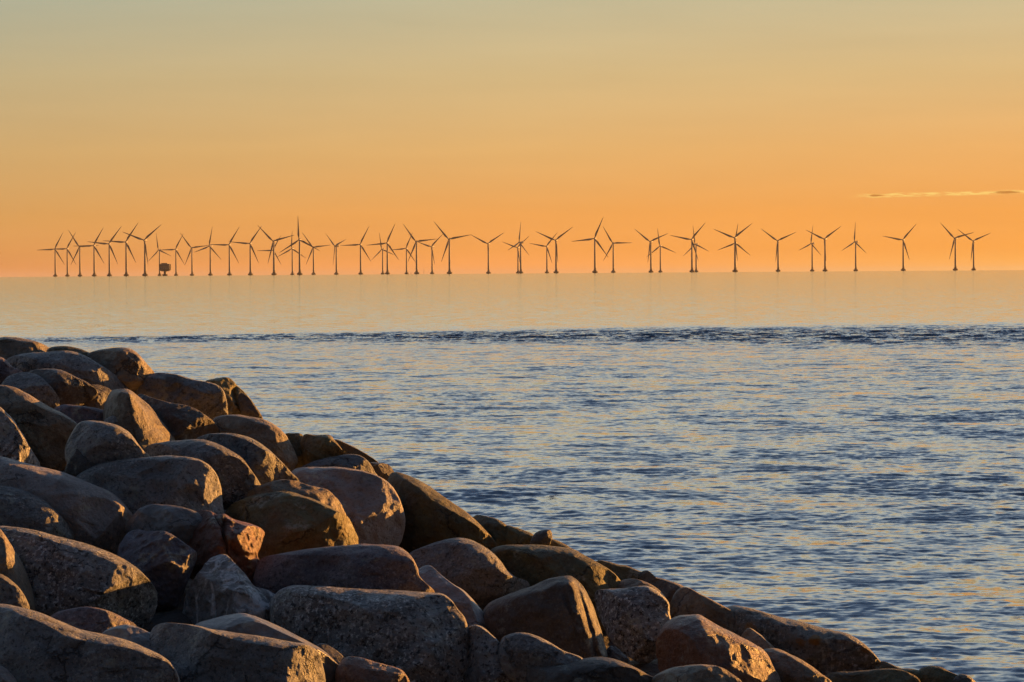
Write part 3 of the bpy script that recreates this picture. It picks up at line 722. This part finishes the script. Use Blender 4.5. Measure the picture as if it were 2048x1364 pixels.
ORD = ["", "first", "second", "third", "fourth", "fifth", "sixth", "seventh", "eighth", "ninth", "tenth", "eleventh", "twelfth", "thirteenth",
       "fourteenth", "fifteenth", "sixteenth", "seventeenth", "eighteenth", "nineteenth", "twentieth", "twenty-first", "twenty-second", "twenty-third"]
def pose(a):
    a = (a + 60) % 120 - 60
    if abs(a) < 4: return "one blade straight up"
    if abs(a) < 16: return "upper blade just off vertical"
    if a >= 46 or a <= -50: return "blades like a Y"
    if a > 0: return "upper blade slanting right"
    return "upper blade slanting left"
NEAR = {6: "biggest at the left end, beside the substation", 7: "small, tower at the substation's left side", 8: "small, just right of the substation",
        13: "tall, in front of another on the same line", 14: "small, almost hidden behind a taller one",
        15: "small, just left of the tallest one", 16: "tallest of the left half",
        27: "small, close behind the left side of another one", 28: "nacelle showing sideways, in a close pair",
        37: "front one of two standing in one line", 38: "rear one of two standing in one line", 45: "last at the right end", 44: "second from the right end", 0: "first at the left end"}
proto = None
def water_z(d): return -d * d / (2 * RE)
nT = len(TB)
for i, (hu, hv, cy, th0) in enumerate(TB):
    rr = ray(hu, hv); sl = rr[2] / rr[1]
    # H + sl*D = HUB - D^2/2R
    a_, b_, c_ = 1 / (2 * RE), sl, H - HUB
    Dd = (-b_ + math.sqrt(b_ * b_ - 4 * a_ * c_)) / (2 * a_)
    psi = math.acos(cy)
    az = math.atan2(rr[0], rr[1])
    # rotor axis points towards the eye and psi to its left
    axa = az + psi                       # heading (clockwise from +Y) of the nacelle's back end
    off = 4.2
    hub = EYE + rr * (Dd / rr[1])
    bx = hub[0] + math.sin(axa) * off; by = hub[1] + math.cos(axa) * off
    if i < 23: nth = ORD[i + 1] + " from the left"
    else: nth = ORD[nT - i] + " from the right"
    txt = NEAR.get(i)
    label = ("dark wind turbine, " + txt + ", " + pose(th0)) if txt else ("dark wind turbine, " + nth + ", " + pose(th0))
    if proto is None:
        root = link("wind_turbine", None)
        link("foundation", me_found, parent=root); link("tower", me_tower, parent=root)
        na = link("nacelle", me_nac, parent=root); hb = link("rotor_hub", me_hub, parent=root)
        bl = [link("blade", me_blade, parent=hb) for _ in range(3)]
        proto = (root, list(root.children), bl)
        parts = {c.name.split(".")[0]: c for c in root.children}; blades = bl
    else:
        root = proto[0].copy(); C.objects.link(root)
        parts = {}
        for c in proto[1]:
            cc = c.copy(); C.objects.link(cc); cc.parent = root
            parts[c.name.split(".")[0]] = cc
        blades = []
        for c in proto[2]:
            cc = c.copy(); C.objects.link(cc); cc.parent = parts["rotor_hub"]; blades.append(cc)
    root.location = (bx, by, water_z(math.hypot(bx, by)))
    root["label"] = label; root["category"] = "wind turbine"; root["group"] = "turbines of the offshore wind farm"
    parts["nacelle"].location = (0, 0, HUB); parts["nacelle"].rotation_euler = (0, 0, -axa)
    parts["rotor_hub"].location = (-math.sin(axa) * off, -math.cos(axa) * off, HUB); parts["rotor_hub"].rotation_euler = (0, 0, -axa)
    for kb, b in enumerate(blades):
        b.rotation_euler = (0, math.radians(th0 + 120 * kb), 0)

# ------------------------------------------------------------------ transformer substation
def box(name, x0, x1, y0, y1, z0, z1, mat, parent, bevel=0.12):
    import bmesh
    bm = bmesh.new(); bmesh.ops.create_cube(bm, size=1.0)
    for v in bm.verts:
        v.co = ((x0 + x1) / 2 + v.co.x * (x1 - x0), (y0 + y1) / 2 + v.co.y * (y1 - y0), (z0 + z1) / 2 + v.co.z * (z1 - z0))
    if bevel: bmesh.ops.bevel(bm, geom=bm.edges[:], offset=bevel, segments=1, affect="EDGES")
    me = bpy.data.meshes.new(name); bm.to_mesh(me); bm.free(); me.materials.append(mat)
    return link(name, me, parent=parent)
Ds = 5950.0
rr = ray(330.2, 549.0); sx = rr[0] / rr[1] * Ds
ss = Ds / F                       # metres per pixel there
sub = link("substation", None, loc=(sx, Ds, water_z(Ds)), label="boxy dark transformer substation on a single thick leg in the sea", category="substation")
link("foundation", use(lathe([(4.4, -6), (4.8, .5), (5.3, 1.2), (5.3, 3.0), (4.4, 3.6)], 12), "foundation", M_CONC), parent=sub)
link("leg", use(lathe([(2.6, 3.4), (2.5, 6.0), (2.7, 8.0), (3.2, 9.2)], 16), "leg", M_SUB), parent=sub)
# splayed underside
import bmesh
def frustum(name, a, b, z0, z1, mat, parent):
    V = [(-a[0], -a[1], z0), (a[2], -a[1], z0), (a[2], a[1], z0), (-a[0], a[1], z0), (-b[0], -b[1], z1), (b[2], -b[1], z1), (b[2], b[1], z1), (-b[0], b[1], z1)]
    me = bpy.data.meshes.new(name)
    me.from_pydata(V, [], [(3, 2, 1, 0), (4, 5, 6, 7), (0, 1, 5, 4), (1, 2, 6, 5), (2, 3, 7, 6), (3, 0, 4, 7)]); me.materials.append(mat)
    return link(name, me, parent=parent)
frustum("underframe", (6.0, 5.0, 5.5), (10.2, 8.6, 10.2), 8.6, 10.8, M_SUB, sub)
box("deck", -10.6, 10.9, -9, 9, 10.8, 11.5, M_SUB, sub)
box("switchgear_house", -10.3, 9.0, -8.0, 8.0, 11.5, 17.2, M_SUB, sub)
box("upper_house", -10.6, 9.0, -8.5, 8.5, 17.25, 22.6, M_SUB, sub)
box("roof_house", -6.5, 5.0, -6, 6, 22.65, 24.2, M_SUB, sub)
box("stair_tower", 9.05, 11.0, -4, 4, 11.52, 22.2, M_CONC, sub)
for x in (-7.2, -3.6, 0.0, 3.6):
    box("louvre_panel", x, x + 2.6, -8.25, -8.0, 12.4, 15.2, M_SUBL, sub, 0.03)
for x in (-10.4, -5.2, 0.0, 5.2, 10.6):
    box("railing_post", x - .12, x + .12, -8.95, -8.7, 11.52, 13.0, M_CONC, sub, 0)
box("railing", -10.4, 10.6, -8.9, -8.75, 13.0, 13.15, M_CONC, sub, 0)

# far masts just showing on the horizon
for (u, hgt, lab) in ((847.8, 13.0, "very faint thin mast far away on the horizon, below the small Y shaped rotor"), (822.0, 6.0, "tiny faint mast far away on the horizon, left of the taller faint mast")):
    rr = ray(u, 548); Dm = 7000.0
    mo = link("far_mast", use(lathe([(.35, -3), (.35, 2), (.30, hgt * .6), (.2, hgt * .6 + .1), (.15, hgt)], 8), "far_mast", M_STEEL),
              loc=(rr[0] / rr[1] * Dm, Dm, water_z(Dm)), label=lab, category="mast")


# ------------------------------------------------------------------ evening haze over the sea
mt = bpy.data.materials.new("evening_haze"); mt.use_nodes = True; mt.node_tree.nodes.clear()
n = N(mt.node_tree); out = n.new("ShaderNodeOutputMaterial"); pv = n.new("ShaderNodeVolumePrincipled")
pv.inputs["Color"].default_value = (1, 0.93, 0.82, 1); pv.inputs["Density"].default_value = HAZE; pv.inputs["Anisotropy"].default_value = 0.0
n.l.new(pv.outputs[0], out.inputs["Volume"])
hx = [(-10100, 10100), (-10100, 10100), (-9.0, 125.0)]
V = [(hx[0][i], hx[1][j], hx[2][k]) for i in (0, 1) for j in (0, 1) for k in (0, 1)]
me = bpy.data.meshes.new("haze"); me.from_pydata(V, [], [(0, 1, 3, 2), (4, 6, 7, 5), (0, 4, 5, 1), (2, 3, 7, 6), (1, 5, 7, 3), (0, 2, 6, 4)])
me.materials.append(mt)
link("haze", me, kind="stuff", label="thin warm evening haze over the sea")
